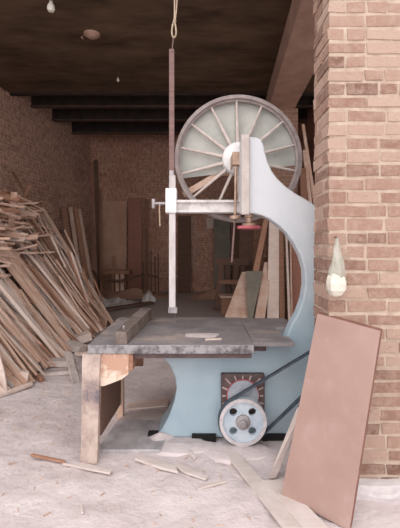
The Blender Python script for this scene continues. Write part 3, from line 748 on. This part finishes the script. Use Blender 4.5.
# the mass of sticks inside the pile
bm = B(); rk = random.Random(5)
for k in range(520):
    y = rk.uniform(3.95, 7.35); inner = rk.random()
    th = math.radians(rk.gauss(45 + 8.5 * max(0, min(1, (y - 5.8) / 1.4)), 2)); x0 = bx(y) - .14 - inner * .9
    dirv = Vector((-math.cos(th), rk.gauss(.03, .1), math.sin(th))).normalized()
    Lm = min(1.75, rk.uniform(.8, 1.9)); a = Vector((x0, y, .01)); w = rk.choice((.03, .05, .08))
    bar(bm, a, a + dirv * Lm, w, .03, (0, 0, 1))
for k in range(240):
    x, y = rk.uniform(-3.7, -2.75), rk.uniform(5.2, 7.3); z = rk.uniform(1.0, 1.75 if x > -2.9 else 1.95); a = rk.gauss(.2, .9); d = Vector((math.cos(a), math.sin(a), rk.gauss(0, .15))) * rk.uniform(.2, .45)
    bar(bm, Vector((x, y, z)) - d, Vector((x, y, z)) + d, rk.choice((.03, .05, .09)), .03)
tag(build('wood_pile_core', bm, M['tan'], loc=(-2.5, 5.6, 0)), 'tightly packed sticks filling the inside of the wood pile', 'wood pile', kind='stuff')
# two rods against the side wall behind the pile
stick(P(50, 236, 7.2), P(13, 172, 8.15), 'brown', 'square', 'dark thin pole standing behind the pile against the side wall', None, 0, 'wood_pole', 'pole', rg)
stick(P(38, 222, 7.6), (lwx(8.4) + .06, 8.4, 2.7), 'tan', 'thin', 'light thin lath poking up behind the pile against the side wall', None, 0, 'wood_pole', 'pole', rg)
# rubble at the foot of the pile
def rubble(label, u, v, l, w, h, rz, tilt, mat, z=0.0, name='wood_offcut'):
    c = FL(u, v, z); bm = B(); n_ = B()
    n_.free(); box(bm, -l / 2, l / 2, -w / 2, w / 2, 0, h)
    for q in bm.verts: q.co += Vector((mn.noise(q.co * 13 + c), mn.noise(q.co * 15 - c), mn.noise(q.co * 17 + c))) * .012
    bmesh.ops.rotate(bm, verts=bm.verts, cent=(0, 0, 0), matrix=Matrix.Rotation(rz, 3, 'Z') @ Matrix.Rotation(tilt, 3, 'Y'))
    mz = min(q.co.z for q in bm.verts); bmesh.ops.translate(bm, verts=bm.verts, vec=c + Vector((0, 0, z - mz - c.z - .004)))
    tag(build(name, bm, mat, bevel=.004), label, 'offcut')
rubble('small upright block at the foot of the slanted sticks', 48, 361, .10, .07, .17, .3, .15, M['grey'])
rubble('broad pale flat block lying below the wood pile', 60, 366, .34, .16, .07, .1, .05, M['grey'])
rubble('flat dusty slab in front of the broad pale block', 60, 374, .38, .13, .035, .25, -.04, M['grey'])
rubble('chunky offcut beside the trestle end of the wood pile', 75, 352, .26, .15, .10, -.4, .2, M['grey'])
rubble('rough lump of wood behind the chunky offcut', 82, 344, .28, .18, .12, .5, -.2, M['pale'])
rubble('short bent offcut between the chunky offcut and the trestle', 84, 356, .22, .09, .05, .9, .1, M['pale'])
rubble('small dark offcut at the tip of the slanted sticks', 38, 380, .20, .05, .05, -.7, .1, M['brown'])
rubble('stubby pale offcut nearest the doorway below the pile', 22, 386, .09, .05, .15, .3, .2, M['pale'])
stick(FL(76, 383, .01), P(68, 352, 4.6), 'grey', 'wide', 'grey plank end leaning over the rubble below the pile', None, .3, 'wood_plank', 'plank', rg)
stick(FL(-8, 398, .02), FL(32, 384, .03), 'pale', 'square', 'crooked pale branch lying on the floor below the pile', None, .2, 'wood_stick', 'stick', rg, .8)
bm = B(); pts = [FL(-14, 372, .35), FL(0, 366, .3), FL(7, 375, .22), FL(12, 390, .06), FL(15, 394, .02)]
pts = [Vector((-2.35, 4.02, .62)), Vector((-2.2, 4.0, .60)), Vector((-2.06, 3.98, .45)), Vector((-1.98, 3.95, .22)), Vector((-1.93, 3.92, .0))]
for i in range(4): bar(bm, pts[i], pts[i + 1], .10, .02, (0, 1, 0))
tag(build('wood_strip', bm, M['pale']), 'pale curved wooden strip bent over at the near end of the pile', 'strip')

# ------------------------------------------------------------------ things in the back of the room
def leanboard(label, f0, f1, w, mat, th=.03, group=None, name='wood_board', cat='board', wdir=(1, 0, 0)):
    f0, f1 = Vector(f0), Vector(f1); d = (f1 - f0).normalized(); wd = Vector(wdir); wd = (wd - d * wd.dot(d)).normalized(); nrm = wd.cross(d)
    bm = B(); q = []
    for p in (f0, f1): q += [p - wd * w / 2 - nrm * th / 2, p + wd * w / 2 - nrm * th / 2, p + wd * w / 2 + nrm * th / 2, p - wd * w / 2 + nrm * th / 2]
    hexa(bm, q); return tag(build(name, bm, mat, bevel=.003), label, cat, group)
# boards against the side wall
for i, (u0, u1, yy, w, m_, lab) in enumerate(((74, 64, 10.4, .14, 'brown', 'first brown board from the wood pile leaning on the side wall'), (80, 70.5, 10.5, .10, 'tan', 'lighter board second from the pile leaning on the side wall'),
        (86, 75.5, 10.6, .10, 'brown', 'third board from the pile leaning on the side wall'), (91, 79, 10.8, .09, 'tan', 'thin fourth board from the pile leaning on the side wall'))):
    f1 = P(u1, (208, 207, 207, 209)[i], yy); f0 = P(u0 + 4, 300, yy - .15); f0.z = 0
    leanboard(lab, f0, f1, w, M[m_], group=None)
leanboard('tall dark plank standing in the far corner', (-3.02, 12.1, 0), (-3.24, 12.42, 4.1), .13, M['darkwood'])
leanboard('second thinner dark pole beside the tall corner plank', (-2.93, 11.9, 0), (-3.1, 12.45, 3.2), .07, M['brown'])
# sheets standing against the back wall
def backsheet(label, u0, u1, v0, mat, y, name='wood_sheet', th=.03, v1=None):
    a, b_ = P(u0, v0, y), P(u1, v0, y); bm = B(); zb = 0 if v1 is None else P(u0, v1, y).z
    hexa(bm, [(a.x, y - .15, zb), (b_.x, y - .15, zb), (b_.x, y - .15 + th, zb), (a.x, y - .15 + th, zb), (a.x, y, a.z), (b_.x, y, b_.z), (b_.x, y + th, b_.z), (a.x, y + th, a.z)])
    return tag(build(name, bm, mat, bevel=.004), label, 'board')
backsheet('wide plain brown sheet standing against the back wall', 93, 127, 201, M['panel'], 12.5)
backsheet('narrow reddish sheet standing next to the wide brown one', 128.5, 142, 198, M['redwood'], 12.52)
backsheet('upright timber strip beside the reddish sheet', 144.5, 148.5, 199, M['brown'], 12.5)
backsheet('grey green sheet standing beyond the saw arm at the back wall', 214, 230, 217, M['green'], 12.4)
backsheet('broad dark brown sheet behind the guide post on the back wall', 178, 191, 216, M['darkwood'], 12.54)
backsheet('tall dark sheet near the grey green one at the back', 232, 250, 214, M['darkwood'], 12.5)
bm = B(); p, q = P(206.5, 218, BACK), P(213.5, 228.5, BACK); box(bm, p.x, q.x, BACK - .012, BACK + .01, q.z, p.z); tag(build('paper_sheet', bm, M['paper']), 'small pale paper square stuck on the back wall', 'paper')
# chalk scrawl on the wall
bm = B(); rk = random.Random(8)
for k in range(17):
    u, v_ = 196.5 + rk.uniform(-1.5, 1.5), 218 + k * 3.1
    for q in range(rk.choice((2, 2, 3))):
        pp = P(u + q * 3.2 - 3, v_ + rk.uniform(-.6, .6), BACK - .003); n_ = rk.choice((3, 4, 5)); a0 = rk.uniform(0, 6); r_ = rk.uniform(.03, .06); seg = []
        for i in range(n_): seg.append(pp + Vector((math.cos(a0 + i * .9) * r_ * 1.2, 0, math.sin(a0 + i * .9) * r_)))
        for i in range(n_ - 1): bar(bm, seg[i], seg[i + 1], .03, .010, (0, 1, 0))
build('chalk_lettering', bm, M['chalk'], wall_back)['label'] = 'faint illegible white chalk lettering'
bm = B(); p, q = P(155, 276.5, 12.5), P(190, 276.5, 12.5); box(bm, p.x, q.x, 12.46, BACK, p.z - .03, p.z + .03); tag(build('wall_batten', bm, M['tan']), 'pale horizontal batten low on the back wall behind the guide post', 'batten')
# low stand with drooping cable
st = thing('low_stand', 'small rough wooden stand in front of the wide brown sheet', 'stand', P(117, 292, 11.8) * 1.0)
bm = B(); a = P(105, 270, 11.8); b_ = P(131, 274, 11.8); box(bm, a.x, b_.x, 11.6, 12.0, a.z - .1, a.z); build('top', bm, M['brown'], st)
for u in (113, 117.5, 122.5):
    bm = B(); a = P(u, 271, 11.75); box(bm, a.x - .05, a.x + .05, 11.7, 11.8, 0, a.z); build('leg', bm, M['tan' if u > 116 else 'brown'], st)
bm = B(); bar(bm, P(113, 256, 11.75), P(114.5, 272, 11.75), .1, .05, (0, 1, 0)); build('upright', bm, M['brown'], st)
bm = B(); tube(bm, [P(u, v_, 11.5) for u, v_ in ((92, 270), (98, 277), (108, 280), (120, 281), (132, 278), (142, 275), (152, 276), (158, 277))], .035, 8)
tag(build('hanging_cable', bm, M['darkwood'], smooth=True), 'thick dark cable drooping across the low wooden stand', 'cable')
for i, (u, v0) in enumerate(((143, 262), (146, 228), (151, 250), (155, 256), (158, 253))):
    bm = B(); a = P(u, v0, 11.4); tube(bm, [(a.x, 11.4, a.z), (a.x + .02, 11.35, 0)], .022, 8)
    tag(build('iron_rod', bm, M['darkwood'], smooth=True), 'thin dark upright rod standing by the reddish sheet', 'rod', 'dark rods standing at the back')
# crumpled plastic sheeting and a white rag bundle
def crumple(name, label, cat, cx, cy, rx, ry, h, seed, mat, lab_kind=None):
    bm = B(); n = 26; g_ = []
    for j in range(n):
        row = []
        for i in range(n):
            s, t_ = i / (n - 1) * 2 - 1, j / (n - 1) * 2 - 1; x, y = cx + rx * s, cy + ry * t_
            e = max(0, 1 - (s * s + t_ * t_) ** .5); z = h * e ** .6 * (.55 + .9 * mn.noise((x * 4 + seed, y * 4, seed)) + .5 * mn.noise((x * 9, y * 9, seed + 3))) + .01
            row.append(bm.verts.new((x + .08 * mn.noise((s * 3, t_ * 3, seed)), y, max(z, .004))))
        g_.append(row)
    for j in range(n - 1):
        for i in range(n - 1): bm.faces.new((g_[j][i], g_[j][i + 1], g_[j + 1][i + 1], g_[j + 1][i]))
    geom = bmesh.ops.extrude_face_region(bm, geom=bm.faces[:])
    bmesh.ops.translate(bm, verts=[q for q in geom['geom'] if isinstance(q, bmesh.types.BMVert)], vec=(0, 0, .006))
    return tag(build(name, bm, mat), label, cat)
crumple('plastic_sheeting', 'crumpled pale plastic sheeting lying on the floor beyond the saw fence', 'plastic', -2.32, 9.9, .75, .6, .20, 1.3, M['plastic'])
crumple('rag_bundle', 'small white rag bundle on the floor beside the dark rods', 'rag', -1.32, 10.1, .16, .14, .55, 6.1, M['plastic'])
leanboard('dark plank lying on the floor in front of the plastic sheeting', (-2.1, 8.8, .05), (-1.2, 9.9, .05), .18, M['darkwood'], .05, name='wood_plank', cat='plank')
drift('rubble', 'dusty grey rubble along the foot of the back wall', -1.9, 11.6, 1.2, .6, .22, 0, 4.4, M['panel'])
drift('rubble', 'dusty heap beside the sawhorse at the back', .35, 11.3, .8, .6, .25, 0, 7.7, M['panel'])

# sawhorse clutter in the middle distance
sh = thing('sawhorse', 'dark wooden sawhorse standing behind the saw table', 'sawhorse', (.55, 9.2, 0))
bm = B(); a, b_ = P(216, 258, 9.2), P(248, 256, 9.2); box(bm, a.x, b_.x, 9.13, 9.27, a.z - .16, a.z); build('beam', bm, M['darkwood'], sh)
for u, yy, uf in ((222, 9.0, 216), (226, 9.4, 229), (237, 9.0, 232), (242, 9.4, 246)):
    bm = B(); a = P(u, 260, 9.2); f0 = P(uf, 300, yy); bar(bm, (f0.x, yy, 0), (a.x, 9.2, a.z), .11, .09, (0, 1, 0)); build('leg', bm, M['darkwood'], sh)
bm = B(); bar(bm, P(219, 282, 9.05), P(240, 282, 9.05), .05, .10); build('stretcher', bm, M['brown'], sh)
crt = thing('wooden_crate', 'low grey wooden crate on the floor under the sawhorse', 'crate', (.62, 8.6, 0))
bm = B(); box(bm, .45, .85, 8.4, 8.8, 0, .36); build('body', bm, M['brown'], crt, bevel=.01)
bm = B(); box(bm, .42, .88, 8.37, 8.83, .36, .40); build('lid', bm, M['tan'], crt, bevel=.006)
# boards leaning by the brick column, seen through the saw throat
def pxboard(label, bl, br, tr_, tl, y0, y1, mat, th=.03, name='wood_board', cat='board', group=None):
    a, b_, c_, d_ = P(*bl, y0), P(*br, y0), P(*tr_, y1), P(*tl, y1)
    for lo, hi in ((a, d_), (b_, c_)):
        k = (lo.z) / (hi.z - lo.z); lo -= (hi - lo) * k        # carry the board down to the floor
    bm = B(); th_ = Vector((0, th, 0)); hexa(bm, [a, b_, b_ + th_, a + th_, d_, c_, c_ + th_, d_ + th_])
    return tag(build(name, bm, mat, bevel=.003), label, cat, group)
pxboard('wide tan board leaning low beside the sawhorse', (224.5, 318), (252.5, 318), (263, 272), (242, 272), 7.3, 7.75, M['tan'])
pxboard('grey green offcut board resting on the wide tan board', (247, 294), (258, 294), (263, 271), (246, 271), 7.42, 7.62, M['green'], .02)
pxboard('narrow pinkish plank beside the wide tan board', (254.5, 318), (265, 318), (272, 262), (264.5, 262), 7.35, 7.8, M['tan'], name='wood_plank', cat='plank')
pxboard('dark thin plank rising behind the pinkish plank', (252, 275), (258, 275), (269, 218), (264, 218), 7.7, 7.95, M['brown'], name='wood_plank', cat='plank')
pxboard('pale waney plank standing upright at the brick column', (267, 318), (279, 318), (279, 208), (269.5, 208), 7.5, 7.95, M['pale'], name='wood_plank', cat='plank')
pxboard('brown plank next to the pale waney plank', (279.5, 318), (285, 318), (283, 214), (277.5, 214), 7.52, 7.96, M['brown'], name='wood_plank', cat='plank')
pxboard('thin pale stick crossing in front of the brown plank', (288.5, 325), (291, 325), (287, 221), (285, 221), 7.35, 7.9, M['pale'], name='wood_stick', cat='stick')
pxboard('thinner tan stick next to the reddish panel', (291, 325), (293, 325), (291, 228), (289.5, 228), 7.38, 7.92, M['tan'], name='wood_stick', cat='stick')
pxboard('reddish brown panel standing beside the brick column', (291.5, 318), (313, 318), (313, 216), (290, 216), 7.6, 7.97, M['redwood'])
pxboard('tallest pole rising above the saw frame beyond the wheel', (313.5, 205), (317, 205), (304.5, 124), (301.5, 124), 7.9, 8.2, M['tan'], name='wood_pole', cat='pole')
pxboard('second tall plank beside the tallest pole beyond the wheel', (309, 205), (312.5, 205), (306, 150), (302.5, 150), 7.8, 8.1, M['tan'], name='wood_pole', cat='pole')
pxboard('shorter broad plank low behind the saw frame shoulder', (301, 205), (308, 205), (306, 168), (300, 168), 7.7, 7.98, M['brown'], name='wood_pole', cat='pole')
pxboard('dark panel standing for the black void beyond the handwheel', (238, 290), (252, 290), (254, 226), (240, 226), 9.7, 10.0, M['darkwood'])  # dark board put where there is only an unlit void

# ------------------------------------------------------------------ light and camera
w = bpy.data.worlds.new('sky'); scene.world = w; w.use_nodes = True; nt = w.node_tree
bg = nt.nodes['Background']; bg.inputs['Color'].default_value = (1.0, 0.965, 0.955, 1); bg.inputs['Strength'].default_value = 1.0
sun = bpy.data.lights.new('sun', 'SUN'); sun.energy = 0.25; sun.angle = math.radians(60); sun.color = (1, .97, .94)
so = bpy.data.objects.new('sun', sun); COL.objects.link(so); so.rotation_euler = Vector((0.25, 1.0, -0.75)).to_track_quat('-Z', 'Y').to_euler()
cam = bpy.data.cameras.new('camera'); co = bpy.data.objects.new('camera', cam); COL.objects.link(co); scene.camera = co
co.location = (0, 0, EYE); co.rotation_euler = (math.pi / 2, 0, 0)
cam.sensor_fit = 'HORIZONTAL'; cam.sensor_width = 36; cam.lens = 36; cam.shift_y = -(264 - HV) / 400; cam.clip_end = 100
vs = scene.view_settings; scene.display_settings.display_device = 'sRGB'
vs.view_transform = 'Standard'; vs.look = 'None'; vs.exposure = 1.0; vs.gamma = 1.0; vs.use_curve_mapping = False
